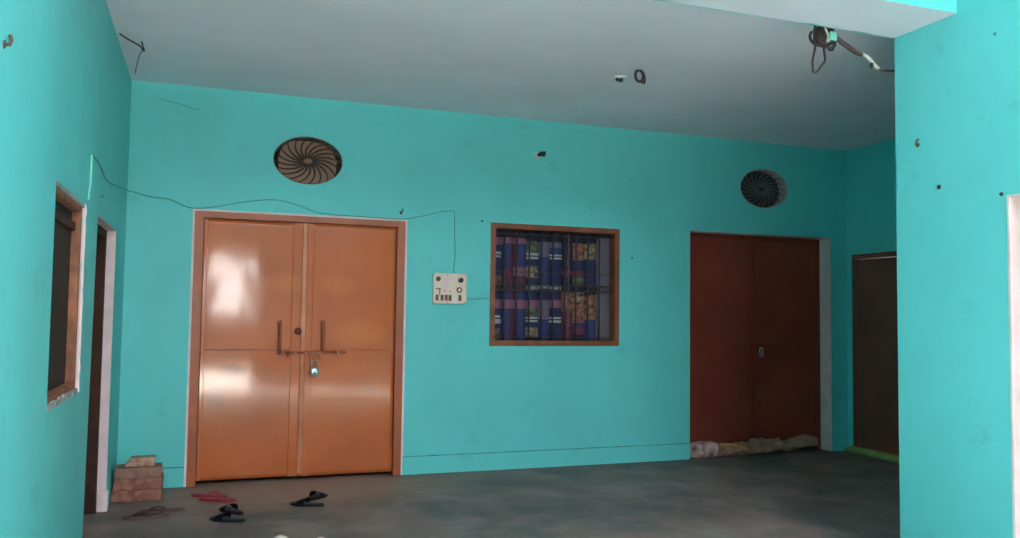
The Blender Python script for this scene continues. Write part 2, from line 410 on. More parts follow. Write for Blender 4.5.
# skirting course of slightly thicker plaster on the back wall
for i, (x0, x1) in enumerate(((XL, D1[0] - 0.02), (D1[1] + 0.01, D2[0] - 0.005))):
    b = bmesh.new(); box(b, x0, x1, D - 0.008, D + 0.01, 0, 0.142, 0.003)
    struct(link('trim_2' if i == 0 else 'trim_3', groove(x0, x1), 'groove'), 'dark uneven groove along the top of the skirting', 'trim')
    struct(link('baseboard_back' if i == 0 else 'baseboard_back.001', b, 'teal'), 'low teal plaster skirting on the back wall', 'baseboard')

# ------------------------------------------------------------------ door_1: the glossy rust orange double door
d1 = empty('door_1', (0, 0, 0)); struct(d1, 'glossy rust orange double steel door on the left', 'door')
x0, x1, zt = D1
b = bmesh.new()
pts_o = [(x0 - 0.014, 0), (x0 - 0.014, zt + 0.012), (x1 + 0.014, zt + 0.012), (x1 + 0.014, 0), (x1 - 0.002, 0), (x1 - 0.002, zt - 0.002), (x0 + 0.002, zt - 0.002), (x0 + 0.002, 0)]
plate(pts_o, [], lambda x, z: (x, D - 0.004, z), (0, 0.03, 0), b)
o = link('plaster_edge', b, 'jamb_plaster', d1); o['label'] = 'bare plaster edge round the door'
b = bmesh.new()
fw = 0.066
plate([(x0 + 0.002, 0), (x0 + 0.002, zt - 0.002), (x1 - 0.002, zt - 0.002), (x1 - 0.002, 0), (x1 - fw, 0), (x1 - fw, zt - 0.05), (x0 + fw, zt - 0.05), (x0 + fw, 0)], [], lambda x, z: (x, D - 0.006, z), (0, 0.10, 0), b)
bmesh.ops.bevel(b, geom=[e for e in b.edges if e.is_manifold and e.calc_face_angle(0) > 1.0], offset=0.004, segments=2, affect='EDGES')
link('door_frame', b, 'door_frame', d1)
XM = 0.700
yl = D + 0.022
for s in (0, 1):
    xa, xb = (x0 + fw + 0.004, XM - 0.002) if s == 0 else (XM + 0.002, x1 - fw - 0.004)
    zb0 = 0.035 if s == 0 else 0.030
    b = bmesh.new()
    # sheet with very slight dents
    nx, nz = 26, 60
    g = [[b.verts.new((xa + (xb - xa) * i / nx, yl + 0.0007 * noise.noise(Vector((i * 0.23 + 9 * s, j * 0.16, 0.3))), zb0 + (zt - 0.054 - zb0) * j / nz)) for j in range(nz + 1)] for i in range(nx + 1)]
    for i in range(nx):
        for j in range(nz): b.faces.new((g[i][j], g[i + 1][j], g[i + 1][j + 1], g[i][j + 1]))
    ex = bmesh.ops.extrude_face_region(b, geom=list(b.faces))
    bmesh.ops.translate(b, verts=[v for v in ex['geom'] if isinstance(v, bmesh.types.BMVert)], vec=(0, 0.035, 0))
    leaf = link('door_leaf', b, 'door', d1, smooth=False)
    for p in leaf.data.polygons: p.use_smooth = abs(p.normal.y) > 0.8
    b = bmesh.new(); box(b, xa, xb, yl - 0.008, yl + 0.01, 1.000, 1.010, 0.003)
    link('seam_rail', b, 'door_frame' if s == 0 else 'door', leaf)
    if s == 0:
        b = bmesh.new(); box(b, XM - 0.075, XM - 0.004, yl - 0.010, yl + 0.01, zb0, zt - 0.056, 0.003); link('meeting_stile', b, 'door', leaf)
        b = bmesh.new(); box(b, xa, xa + 0.03, yl - 0.008, yl + 0.01, zb0, zt - 0.056, 0.003); link('edge_stile', b, 'door', leaf)
    else:
        b = bmesh.new(); box(b, XM - 0.004, XM + 0.034, yl - 0.018, yl + 0.01, zb0 + 0.02, zt - 0.056, 0.005)
        o = link('cover_strip', b, 'door_worn', leaf); o['label'] = 'scuffed vertical cover strip'
        b = bmesh.new(); box(b, XM + 0.034, XM + 0.085, yl - 0.007, yl + 0.01, zb0, zt - 0.056, 0.003); link('meeting_stile', b, 'door', leaf)
    # D handle
    hx = 0.541 if s == 0 else 0.866
    zb_, zt_ = (0.985, 1.215) if s == 0 else (0.995, 1.215)
    b = bmesh.new()
    tube(b, spline([(hx, yl, zb_ + 0.012), (hx, yl - 0.035, zb_ + 0.016), (hx, yl - 0.052, zb_ + 0.05), (hx, yl - 0.054, (zb_ + zt_) / 2), (hx, yl - 0.052, zt_ - 0.05), (hx, yl - 0.035, zt_ - 0.016), (hx, yl, zt_ - 0.012)], 5), 0.0125, 10)
    for z in (zb_, zt_): lathe(b, [(0.019, yl - 0.008), (0.021, yl - 0.004), (0.021, yl + 0.004)], 'y', 14, (hx, 0, z))
    link('door_handle', b, 'hardware', leaf, smooth=True)
b = bmesh.new(); lathe(b, [(0.006, yl - 0.044), (0.020, yl - 0.042), (0.027, yl - 0.034), (0.027, yl - 0.024), (0.016, yl - 0.016), (0.016, yl)], 'y', 20, (0.676, 0, 1.148))
o = link('door_knob', b, 'knob_red', d1, smooth=True); o['label'] = 'small dark red round knob'
# sliding bolt across both leaves
zbz = 0.985
b = bmesh.new(); tube(b, [(0.545, yl - 0.034, zbz), (0.80, yl - 0.034, zbz), (1.045, yl - 0.034, zbz)], 0.0075, 10)
tube(b, [(0.605, yl - 0.034, zbz), (0.605, yl - 0.055, zbz - 0.012), (0.605, yl - 0.060, zbz - 0.035)], 0.007, 8)
bolt = link('sliding_bolt', b, 'hardware', d1, smooth=True)
for x in (0.565, 0.655, 0.735, 0.985):
    b = bmesh.new(); box(b, x - 0.011, x + 0.011, yl - 0.045, yl, zbz - 0.015, zbz + 0.015, 0.004); link('bolt_bracket', b, 'hardware', bolt)
b = bmesh.new(); box(b, 0.772, 0.786, yl - 0.050, yl - 0.042, 0.895, 0.995, 0.002); box(b, 0.842, 0.856, yl - 0.050, yl - 0.042, 0.930, 0.995, 0.002); box(b, 0.770, 0.858, yl - 0.052, yl - 0.040, 0.968, 0.982, 0.002)
link('hasp', b, 'hardware', d1)
# padlock hanging from the hasp
pl = empty('padlock', (0.803, yl - 0.052, 0.835)); tag(pl, 'round silver padlock hanging on the rust orange door', 'padlock')
b = bmesh.new(); lathe(b, [(0.006, -0.018), (0.030, -0.017), (0.0365, -0.010), (0.0365, 0.008), (0.030, 0.015), (0.006, 0.016)], 'y', 28)
link('lock_body', b, 'chrome', pl, smooth=True)
b = bmesh.new(); tube(b, spline([(-0.018, 0, 0.028), (-0.019, 0, 0.055), (-0.012, 0, 0.080), (0, 0, 0.088), (0.012, 0, 0.080), (0.019, 0, 0.055), (0.018, 0, 0.028)], 5), 0.0055, 10)
link('shackle', b, 'steel_dull', pl, smooth=True)
b = bmesh.new(); box(b, -0.004, 0.004, -0.020, -0.016, -0.018, -0.002, 0.001); lathe(b, [(0.006, -0.020), (0.006, -0.016)], 'y', 12, (0, 0, 0.0))
link('keyhole', b, 'black_plastic', pl)

# ------------------------------------------------------------------ door_2: the dark maroon double door in a deep white reveal
d2 = empty('door_2'); struct(d2, 'dark maroon double steel door in a deep reveal on the right', 'door')
x0, x1, zt = D2
b = bmesh.new()
plate([(x0 - 0.004, 0), (x0 - 0.004, zt + 0.012), (x1 + 0.004, zt + 0.012), (x1 + 0.004, 0), (x1 - 0.005, 0), (x1 - 0.005, zt - 0.003), (x0 + 0.003, zt - 0.003), (x0 + 0.003, 0)], [], lambda x, z: (x, D + 0.002, z), (0, 0.245, 0), b)
o = link('jamb', b, 'jamb_plaster', d2); o['label'] = 'bare whitish plaster reveal'
yl2 = D + 0.155
b = bmesh.new()
plate([(x0 + 0.003, 0), (x0 + 0.003, zt - 0.003), (x1 - 0.005, zt - 0.003), (x1 - 0.005, 0), (x1 - 0.045, 0), (x1 - 0.045, zt - 0.045), (x0 + 0.045, zt - 0.045), (x0 + 0.045, 0)], [], lambda x, z: (x, yl2, z), (0, 0.08, 0), b)
link('door_frame', b, 'maroon', d2)
XM2 = 5.010
for s in (0, 1):
    xa, xb = (x0 + 0.048, XM2 - 0.002) if s == 0 else (XM2 + 0.002, x1 - 0.048)
    b = bmesh.new(); box(b, xa, xb, yl2 + 0.012, yl2 + 0.05, 0.03, zt - 0.048, 0.003)
    leaf = link('door_leaf', b, 'maroon', d2)
    b = bmesh.new(); box(b, xa + 0.01, xb - 0.01, yl2 + 0.004, yl2 + 0.02, 1.035, 1.052, 0.003); link('seam_rail', b, 'maroon', leaf)
    b = bmesh.new(); xx = XM2 - 0.05 if s == 0 else XM2 + 0.002
    box(b, xx, xx + 0.046, yl2 + 0.004, yl2 + 0.02, 0.03, zt - 0.05, 0.003); link('meeting_stile', b, 'maroon', leaf)
b = bmesh.new(); box(b, 5.02, 5.105, yl2 - 0.004, yl2 + 0.01, 0.975, 0.990, 0.003); link('latch_plate', b, 'maroon', d2)
pl = empty('padlock', (5.078, yl2 - 0.018, 0.945)); tag(pl, 'small dull padlock on the dark maroon double door', 'padlock')
b = bmesh.new(); box(b, -0.024, 0.024, -0.012, 0.012, -0.028, 0.018, 0.006); link('lock_body', b, 'steel_dull', pl)
b = bmesh.new(); tube(b, spline([(-0.016, 0, 0.012), (-0.017, 0, 0.045), (0, 0, 0.064), (0.017, 0, 0.045), (0.016, 0, 0.012)], 5), 0.005, 8); link('shackle', b, 'chrome', pl, smooth=True)

# ------------------------------------------------------------------ door_3: maroon door in the far right wall
d3 = empty('door_3'); struct(d3, 'dark maroon door at the far right, half hidden by the near wall', 'door')
y0, y1, zt = RD
b = bmesh.new()
plate([(y0 + 0.002, 0), (y0 + 0.002, zt - 0.002), (y1 - 0.002, zt - 0.002), (y1 - 0.002, 0), (y1 - 0.055, 0), (y1 - 0.055, zt - 0.05), (y0 + 0.055, zt - 0.05), (y0 + 0.055, 0)], [], lambda y, z: (XR - 0.004, y, z), (0.10, 0, 0), b)
link('door_frame', b, 'maroon_dark', d3)
for ya, yb in ((y0 + 0.058, (y0 + y1) / 2 - 0.002), ((y0 + y1) / 2 + 0.002, y1 - 0.058)):
    b = bmesh.new(); box(b, XR + 0.014, XR + 0.05, ya, yb, 0.03, zt - 0.053, 0.003)
    leaf = link('door_leaf', b, 'maroon_dark', d3)
    b = bmesh.new(); box(b, XR + 0.006, XR + 0.02, ya + 0.01, yb - 0.01, 0.93, 0.945, 0.003); link('seam_rail', b, 'maroon_dark', leaf)

# ------------------------------------------------------------------ door_4: doorway in the left wall
d4 = empty('door_4'); struct(d4, 'narrow dark doorway with white jamb in the left wall', 'door')
y0, y1, zt = LD
yb = y0 - 0.12
b = bmesh.new()
plate([(yb - 0.002, 0), (y0 - 0.002, zt + 0.004), (y1 + 0.010, zt + 0.004), (y1 + 0.010, 0), (y1 - 0.005, 0), (y1 - 0.005, zt - 0.005), (y0 + 0.004, zt - 0.005), (yb + 0.004, 0)], [], lambda y, z: (XL - 0.002, y, z), (-0.24, 0, 0), b)
o = link('jamb', b, 'jamb_plaster', d4); o['label'] = 'white plaster reveal of the doorway'
b = bmesh.new(); box(b, XL - 0.055, XL + 0.012, y1 - 0.02, y1 + 0.02, 0, 0.135, 0.008); o = link('jamb_foot', b, 'jamb_plaster', d4); o['label'] = 'thicker white plaster foot of the jamb'
b = bmesh.new(); xf = XL - 0.055
plate([(yb + 0.005, 0), (y0 + 0.004, zt - 0.005), (y1 - 0.006, zt - 0.005), (y1 - 0.006, 0), (y1 - 0.055, 0), (y1 - 0.055, zt - 0.055), (y0 + 0.05, zt - 0.055), (yb + 0.05, 0)], [], lambda y, z: (xf, y, z), (-0.07, 0, 0), b)
link('door_frame', b, 'wood_frame_dark', d4)
b = bmesh.new(); box(b, xf - 0.165, xf - 0.125, yb + 0.01, y1 - 0.008, 0.02, zt - 0.008, 0.004)
for k in range(2):
    z0 = 0.18 + k * 0.80
    box(b, xf - 0.127, xf - 0.115, y0 + 0.18, y1 - 0.18, z0, z0 + 0.62, 0.006)
link('door_leaf', b, 'wood_dark', d4)

# ------------------------------------------------------------------ door_5: doorway in the near right wall
d5 = empty('door_5'); struct(d5, 'doorway with pinkish plaster jamb at the right edge of the photo', 'door')
y0, y1, zt = PD
b = bmesh.new()
plate([(y0 - 0.01, 0), (y0 - 0.01, zt + 0.004), (y1 + 0.006, zt + 0.004), (y1 + 0.006, 0), (y1 - 0.006, 0), (y1 - 0.006, zt - 0.006), (y0 + 0.006, zt - 0.006), (y0 + 0.006, 0)], [], lambda y, z: (XP - 0.003, y, z), (0.245, 0, 0), b)
o = link('jamb', b, 'pink_plaster', d5); o['label'] = 'pinkish white plaster reveal'
b = bmesh.new()
plate([(y0 + 0.006, 0), (y0 + 0.006, zt - 0.006), (y1 - 0.006, zt - 0.006), (y1 - 0.006, 0), (y1 - 0.06, 0), (y1 - 0.06, zt - 0.06), (y0 + 0.06, zt - 0.06), (y0 + 0.06, 0)], [], lambda y, z: (XP + 0.13, y, z), (0.08, 0, 0), b)
link('door_frame', b, 'maroon_dark', d5)
b = bmesh.new(); box(b, XP + 0.15, XP + 0.19, y0 + 0.062, y1 - 0.062, 0.02, zt - 0.062, 0.004)
for k in range(2): box(b, XP + 0.142, XP + 0.155, y0 + 0.16, y1 - 0.16, 0.2 + 0.8 * k, 0.85 + 0.8 * k, 0.005)
link('door_leaf', b, 'maroon_dark', d5)

# ------------------------------------------------------------------ window_1 with its iron grille, and the printed curtain behind it
w1 = empty('window_1'); struct(w1, 'brown framed barred window with a blue printed curtain', 'window')
x0, x1, z0, z1 = W1
cxx = lambda x: 2.2424 + (x - 235) / 434 * 1.218
czz = lambda y: 2.0756 - (y - 77) / 414 * 1.0436
t = 0.046
b = bmesh.new()
plate([(x0, z0), (x1, z0), (x1, z1), (x0, z1)], [[(x0 + t, z0 + t), (x1 - t, z0 + t), (x1 - t, z1 - t), (x0 + t, z1 - t)]], lambda x, z: (x, D - 0.010, z), (0, 0.11, 0), b)
bmesh.ops.bevel(b, geom=[e for e in b.edges if e.is_manifold and e.calc_face_angle(0) > 1.0], offset=0.006, segments=2, affect='EDGES')
link('window_frame', b, 'wood', w1)
yg = D + 0.045
for x in (285, 325, 367, 408, 446, 487, 525, 566, 606):
    b = bmesh.new(); X = cxx(x)
    tube(b, [(X, yg, z0 + t - 0.01), (X, yg, z1 - t + 0.01)], 0.0075, 8)
    link('grille_bar', b, 'iron', w1, smooth=True)
for y in (110, 240, 282, 303, 462):
    b = bmesh.new(); Z = czz(y); hh = 0.003 if y == 240 else 0.0045
    box(b, x0 + t - 0.01, x1 - t + 0.01, yg - 0.012, yg - 0.004, Z - hh, Z + hh, 0.001)
    link('grille_rail', b, 'iron', w1)
b = bmesh.new()
prev = 255
for x in (285, 325, 367, 408, 446, 487, 525, 566, 606, 642):   # scroll pieces of the middle band
    cx, rr = (cxx(x) + cxx(prev)) / 2, 0.021
    for dx in (-0.026, 0.026):
        tube(b, [(cx + dx + rr * math.cos(a), yg - 0.008, czz(292.5) + rr * math.sin(a)) for a in [2 * math.pi * k / 16 for k in range(16)]], 0.0035, 6, closed=True)
    prev = x
o = link('grille_scrolls', b, 'iron', w1, smooth=True); o['label'] = 'row of small iron scrolls across the grille'

NAVY, BLUE, PINK, LIL = (0.022, 0.034, 0.125), (0.035, 0.055, 0.20), (0.36, 0.12, 0.19), (0.20, 0.15, 0.24)
WHT, GRN, TAN, ORG = (0.55, 0.53, 0.55), (0.10, 0.20, 0.075), (0.38, 0.26, 0.12), (0.42, 0.15, 0.05)
RED, CRM, DRK, GRY, OLV = (0.17, 0.03, 0.05), (0.26, 0.02, 0.07), (0.02, 0.02, 0.04), (0.20, 0.17, 0.21), (0.19, 0.15, 0.06)
BANDS = [
 [(122, 148, PINK), (148, 172, NAVY), (172, 180, WHT), (184, 191, WHT), (191, 252, NAVY), (252, 285, OLV), (285, 312, DRK), (312, 335, NAVY), (335, 365, PINK), (365, 388, NAVY), (388, 396, WHT), (402, 416, WHT), (416, 432, NAVY), (432, 470, OLV)],
 [(122, 142, PINK), (142, 232, BLUE), (232, 250, CRM), (250, 300, RED), (300, 335, BLUE), (335, 365, PINK), (365, 480, BLUE)],
 [(122, 142, PINK), (142, 222, BLUE), (222, 252, PINK), (252, 300, RED), (300, 335, BLUE), (335, 365, PINK), (365, 480, BLUE)],
 [(130, 172, GRN), (172, 180, WHT), (184, 192, WHT), (192, 216, NAVY), (216, 258, TAN), (258, 285, NAVY), (285, 297, WHT), (297, 335, NAVY), (335, 362, PINK), (362, 390, GRN), (392, 399, WHT), (403, 410, WHT), (410, 430, NAVY), (430, 462, TAN)],
 [(130, 185, LIL), (185, 280, BLUE), (284, 294, WHT), (296, 335, NAVY), (335, 402, LIL), (402, 480, BLUE)],
 [(130, 150, LIL), (150, 172, BLUE), (173, 180, WHT), (184, 191, WHT), (191, 284, NAVY), (285, 296, WHT), (296, 333, NAVY), (333, 360, PINK), (360, 392, NAVY), (392, 399, WHT), (404, 411, WHT), (411, 480, NAVY)],
 [(122, 228, DRK), (228, 246, CRM), (246, 302, DRK), (302, 372, ORG), (372, 480, RED)],
 [(130, 190, ORG), (190, 230, NAVY), (230, 250, CRM), (250, 282, GRN), (282, 304, NAVY), (304, 340, TAN), (340, 412, ORG), (412, 430, BLUE), (430, 452, CRM)],
 [(130, 187, TAN), (187, 286, NAVY), (286, 310, DRK), (310, 402, ORG), (402, 480, BLUE)],
 [(110, 480, GRY)]]
EDG = [248, 285, 325, 367, 408, 446, 487, 525, 566, 608, 660]
def print_and_shade_colour(x, y):
    wx = x + 2.0 * noise.noise(Vector((x * 0.08, y * 0.05, 2)))
    i = 0
    while i < 9 and wx > EDG[i + 1]: i += 1
    u = (wx - EDG[i]) / (EDG[i + 1] - EDG[i])
    c = DRK  # rows without print stay dark; the top ones paint the pelmet shadow
    for a, bb, k in BANDS[i]:
        if a <= y < bb: c = k
    if i in (1, 2) and (u > 0.70 if i == 1 else u < 0.12) and c is not PINK: c = RED
    if i == 6 and 0.45 < u < 0.6: c = (0.22, 0.10, 0.14)
    if c in (ORG, TAN, OLV, GRN):     # flowers
        q = noise.noise(Vector((x * 0.075, y * 0.075, 5)))
        c = tuple(p * (1.25 if q > 0.1 else 0.75) for p in c)
        if q < -0.35: c = RED if c != GRN else NAVY
    q = 0.88 + 0.3 * noise.noise(Vector((x * 0.4, y * 0.4, 1)))
    c = tuple(p * q for p in c)
    g_ = 0.3 * c[0] + 0.6 * c[1] + 0.1 * c[2]
    return tuple(0.72 * (0.78 * p + 0.22 * g_) + 0.28 * k_ for p, k_ in zip(c, (0.060, 0.045, 0.085)))
b = bmesh.new(); lay = b.verts.layers.float_color.new('print')
nx, nz = 200, 190
g = []
for i in range(nx + 1):
    row = []
    for j in range(nz + 1):
        px = 240 + 428 * i / nx; py = 80 + 408 * j / nz
        k = 0
        while k < 9 and px > EDG[k + 1]: k += 1
        u = min(1, max(0, (px - EDG[k]) / (EDG[k + 1] - EDG[k])))
        dy = -0.030 * math.sin(math.pi * u) ** 0.7 + 0.006 * noise.noise(Vector((px * 0.05, py * 0.012, 0)))
        v = b.verts.new((cxx(px), D + 0.125 + dy, czz(py)))
        v[lay] = (*print_and_shade_colour(px, py), 1); row.append(v)
    g.append(row)
for i in range(nx):
    for j in range(nz): b.faces.new((g[i][j], g[i + 1][j], g[i + 1][j + 1], g[i][j + 1]))
m = bpy.data.materials.new('printed_cotton'); m.use_nodes = True
at = m.node_tree.nodes.new('ShaderNodeAttribute'); at.attribute_name = 'print'
pb = m.node_tree.nodes['Principled BSDF']; pb.inputs['Roughness'].default_value = 0.9; pb.inputs['Specular IOR Level'].default_value = 0.2
m.node_tree.links.new(at.outputs['Color'], pb.inputs['Base Color']); M['curtain'] = m
tag(link('curtain', b, 'curtain', smooth=True), 'navy blue curtain with printed bands of flowers behind the window bars', 'curtain')

# ------------------------------------------------------------------ window_2 in the left wall
w2 = empty('window_2'); struct(w2, 'dark window with worn brown frame in the left wall', 'window')
y0, y1, z0, z1 = LW
b = bmesh.new(); xf = XL - 0.006; t = 0.045
plate([(y0 + 0.003, z0 + 0.003), (y1 - 0.003, z0 + 0.003), (y1 - 0.003, z1 - 0.003), (y0 + 0.003, z1 - 0.003)], [[(y0 + 0.018, z0 + t), (y1 - t, z0 + t), (y1 - t, z1 - t), (y0 + 0.018, z1 - t)]], lambda y, z: (xf, y, z), (-0.060, 0, 0), b)
bmesh.ops.bevel(b, geom=[e for e in b.edges if e.is_manifold and e.calc_face_angle(0) > 1.0], offset=0.004, segments=2, affect='EDGES')
link('window_frame', b, 'wood_worn', w2)
b = bmesh.new(); box(b, xf - 0.052, xf - 0.038, y0 + 0.012, y1 - t + 0.01, z0 + t - 0.01, z1 - t + 0.01); link('pane', b, 'glass_dark', w2)
for zc in (z1 - 0.115, ):
    b = bmesh.new(); box(b, xf - 0.046, xf - 0.020, y0 + 0.016, y1 - t + 0.005, zc - 0.02, zc + 0.02, 0.004); link('transom', b, 'wood_frame_dark', w2)
b = bmesh.new(); box(b, XL - 0.06, XL + 0.004, y0 + 0.004, y1 - 0.004, z1 - 0.02, z1 - 0.003, 0.002); o = link('lintel_edge', b, 'cement', w2); o['label'] = 'bare grey cement under the lintel'
b = bmesh.new()
n = 14
for i in range(n):   # broken, uneven cement sill
    ya, yb = y0 + (y1 - y0) * i / n, y0 + (y1 - y0) * (i + 1) / n
    h = 0.018 + 0.012 * noise.noise(Vector((i * 0.9, 0, 4)))
    box(b, XL - 0.056, XL + 0.006 + 0.008 * noise.noise(Vector((i * 0.7, 3, 4))), ya, yb, z0 - 0.004, z0 + h)
o = link('sill', b, 'cement', w2); o['label'] = 'rough broken cement sill'
b = bmesh.new(); pts = [(XL + 0.002, y1 + 0.004 + 0.006 * noise.noise(Vector((0, 0, k * 0.6))), z0 + (z1 - z0) * k / 24) for k in range(25)]
tube(b, pts, [0.010 + 0.006 * noise.noise(Vector((5, 0, k * 0.8))) for k in range(25)], 6)
o = link('plaster_edge', b, 'jamb_plaster', w2); o['label'] = 'ragged pale plaster edge beside the frame'

# ------------------------------------------------------------------ oval ventilator grilles
def vent(V, label, panel, panel_m, iron, ring_m, swirl, ny, rimw):
    cx, cz, rx, rz = V
    root = empty('ventilator', (cx, D + ny, cz)); tag(root, label, 'ventilator', 'oval wall ventilators')
    b = bmesh.new()
    plate(ellipse(0, 0, rx + 0.002, rz + 0.002), [ellipse(0, 0, rx - rimw, rz - rimw)], lambda x, z: (x, -ny + 0.001, z), (0, 0.245, 0), b)
    o = link('rim', b, ring_m, root); o['label'] = 'cement rim'
    n = 20
    for k in range(n):
        a0 = 2 * math.pi * k / n
        path = []
        for s in range(11):
            q = s / 10; r = 0.17 + (0.985 - 0.17) * q
            a = a0 + swirl * q ** 1.2
            path.append((rx * r * math.cos(a), 0.012 - 0.010 * (1 - q), rz * r * math.sin(a)))
        b = bmesh.new(); tube(b, path, [0.0075 - 0.003 * s / 10 for s in range(11)], 6, flat=1.2)
        link('rib', b, iron, root, smooth=True)
    b = bmesh.new()
    tube(b, [(rx * 0.17 * math.cos(a), 0, rz * 0.17 * math.sin(a)) for a in [2 * math.pi * q / 28 for q in range(28)]], 0.011, 8, closed=True)
    link('hub', b, iron, root, smooth=True)
    b = bmesh.new()
    plate([(rx * x, rz * z) for x, z in panel], [], lambda x, z: (x, 0.060, z), (0, 0.006, 0), b)
    o = link('back_panel', b, panel_m, root); o['label'] = 'board closing the opening'
    return root
oct_ = [(-0.80, -0.55), (-0.50, -0.80), (0.05, -0.93), (0.55, -0.86), (0.83, -0.50), (0.87, 0.10), (0.74, 0.52), (0.42, 0.84), (-0.02, 0.90), (-0.5, 0.86), (-0.75, 0.55), (-0.84, 0.05)]
vent(V1, 'oval spiral ventilator backed with brown board above the rust orange door', oct_, 'board', 'vent_iron', 'vent_rim', -0.62, 0.030, 0.007)
oct2 = [(1.06 * x, 1.06 * z) for x, z in oct_]
vent(V2, 'dark grey oval spiral ventilator above the maroon double door', oct2, 'grey_board', 'vent_grey', 'vent_ring_pale', -0.62, 0.050, 0.009)

# ------------------------------------------------------------------ electric switchboard
sx0, sx1, sz0, sz1 = 1.7415, 2.026, 1.3815, 1.632
sb = empty('switchboard', ((sx0 + sx1) / 2, D, sz0)); tag(sb, 'cream white electric switchboard with brown switches beside the window', 'switchboard')
W, Hh = sx1 - sx0, sz1 - sz0
bx = lambda u: (u - 85) / 355 * W - W / 2
bz = lambda v: (470 - v) / 340 * Hh
b = bmesh.new(); box(b, -W / 2, W / 2, -0.038, -0.001, 0, Hh, 0.006); link('board_box', b, 'white_plastic', sb)
b = bmesh.new(); box(b, bx(185), bx(245), -0.0405, -0.037, bz(335), bz(160), 0.001); o = link('paper_label', b, 'pink_label', sb); o['label'] = 'pale pink sticker'
for u in (125, 178, 222, 262, 368):
    b = bmesh.new(); box(b, bx(u) - 0.013, bx(u) + 0.013, -0.043, -0.037, bz(438), bz(372), 0.002)
    sw = link('switch', b, 'brown_plastic', sb)
    b = bmesh.new(); box(b, bx(u) - 0.007, bx(u) + 0.007, -0.050, -0.042, bz(425), bz(400), 0.002); link('rocker', b, 'brown_plastic', sw)
b = bmesh.new(); box(b, bx(300) - 0.016, bx(300) + 0.012, -0.052, -0.037, bz(440), bz(375), 0.004); o = link('plug', b, 'ceramic', sb); o['label'] = 'white plug'
b = bmesh.new(); lathe(b, [(0.020, -0.046), (0.024, -0.043), (0.024, -0.037)], 'y', 18, (bx(360), 0, bz(315)))
so = link('socket', b, 'brown_plastic', sb, smooth=True)
b = bmesh.new(); lathe(b, [(0.013, -0.0475), (0.013, -0.045)], 'y', 16, (bx(360), 0, bz(315))); link('socket_face', b, 'white_plastic', so)
b = bmesh.new(); lathe(b, [(0.015, -0.052), (0.020, -0.046), (0.021, -0.037)], 'y', 16, (bx(135), 0, bz(195))); o = link('fuse_holder', b, 'brown_plastic', sb, smooth=True)
b = bmesh.new(); box(b, bx(110), bx(168), -0.042, -0.037, bz(312), bz(300), 0.001); box(b, bx(147), bx(157), -0.042, -0.037, bz(370), bz(305), 0.001); link('bus_strip', b, 'brown_plastic', sb)
b = bmesh.new(); lathe(b, [(0.016, -0.062), (0.022, -0.055), (0.022, -0.037)], 'y', 16, (bx(372), 0, bz(205))); o = link('bulb_socket', b, 'black_plastic', sb, smooth=True); o['label'] = 'black round socket'
b = bmesh.new(); lathe(b, [(0.006, -0.064), (0.010, -0.060), (0.012, -0.05)], 'y', 12, (bx(352), 0, bz(178))); o = link('bulb_cap', b, 'ceramic', sb, smooth=True)
for u, v in ((200, 325), (265, 332)):
    b = bmesh.new(); lathe(b, [(0.004, -0.043), (0.006, -0.041), (0.006, -0.037)], 'y', 12, (bx(u), 0, bz(v))); link('indicator', b, 'red_plastic', sb, smooth=True)
for u, v in ((100, 145), (425, 145), (100, 458), (425, 458), (230, 145), (232, 455)):
    b = bmesh.new(); lathe(b, [(0.003, -0.0395), (0.0045, -0.0385), (0.0045, -0.037)], 'y', 10, (bx(u), 0, bz(v))); link('screw', b, 'rust', sb)

# ------------------------------------------------------------------ surface wiring
def wire(name, pts, r, m, label, cat='cable', n=5, seg=6):
    b = bmesh.new(); tube(b, spline(pts, n), r, seg)
    return tag(link(name, b, m, smooth=True), label, cat)
yw = D - 0.009
wire('cable', [(XL + 0.006, 4.621, 2.075), (XL + 0.006, 4.80, 2.082), (XL + 0.006, 5.001, 2.070), (XL + 0.006, 5.199, 2.045), (XL + 0.006, 5.40, 2.052), (XL + 0.006, 5.619, 2.070), (XL + 0.007, 6.042, 2.111), (XL + 0.010, 6.30, 2.138), (XL + 0.014, 6.50, 2.152), (XL + 0.022, 6.60, 2.158), (-0.52, yw, 2.158), (-0.40, yw, 2.13), (-0.28, yw, 2.12), (-0.136, yw, 2.066), (0.02, yw, 2.078), (0.256, yw, 2.132), (0.476, yw, 2.161), (0.65, yw, 2.128), (0.82, yw, 2.078), (1.13, yw, 2.066), (1.46, yw, 2.064), (1.62, yw, 2.090), (1.80, yw, 2.14), (1.900, yw, 2.152), (1.918, yw, 2.13), (1.922, yw, 1.98), (1.930, yw, 1.78), (1.920, yw, 1.66), (1.935, yw, 1.640)], 0.0028, 'cable', 'thin dark teal cable sagging over the orange door to the switchboard')
wire('cable', [(2.029, yw, 1.43), (2.10, yw, 1.425), (2.18, yw, 1.432), (2.238, yw, 1.428)], 0.0024, 'cable', 'short thin cable between the switchboard and the window')
wire('cable', [(XL + 0.005, 4.615, 2.075), (XL + 0.005, 4.60, 1.95), (XL + 0.005, 4.555, 1.84)], 0.006, 'cable_light', 'pale vertical conduit above the dark left window', 'conduit')
wire('cable', [(-0.36, yw, 2.868), (-0.30, yw, 2.851), (-0.24, yw, 2.842), (-0.195, yw, 2.831), (-0.14, yw, 2.815), (-0.089, yw, 2.813)], 0.0022, 'cable', 'short loose cable on the back wall just below the ceiling')
zw = ZC - 0.006
wire('cable', [(-0.546, 5.52, zw), (-0.50, 5.63, zw), (-0.448, 5.73, zw), (-0.425, 5.77, zw - 0.02), (-0.43, 5.62, zw - 0.005)], 0.0048, 'black_cable', 'black cable stub with bent end on the ceiling in the left corner')
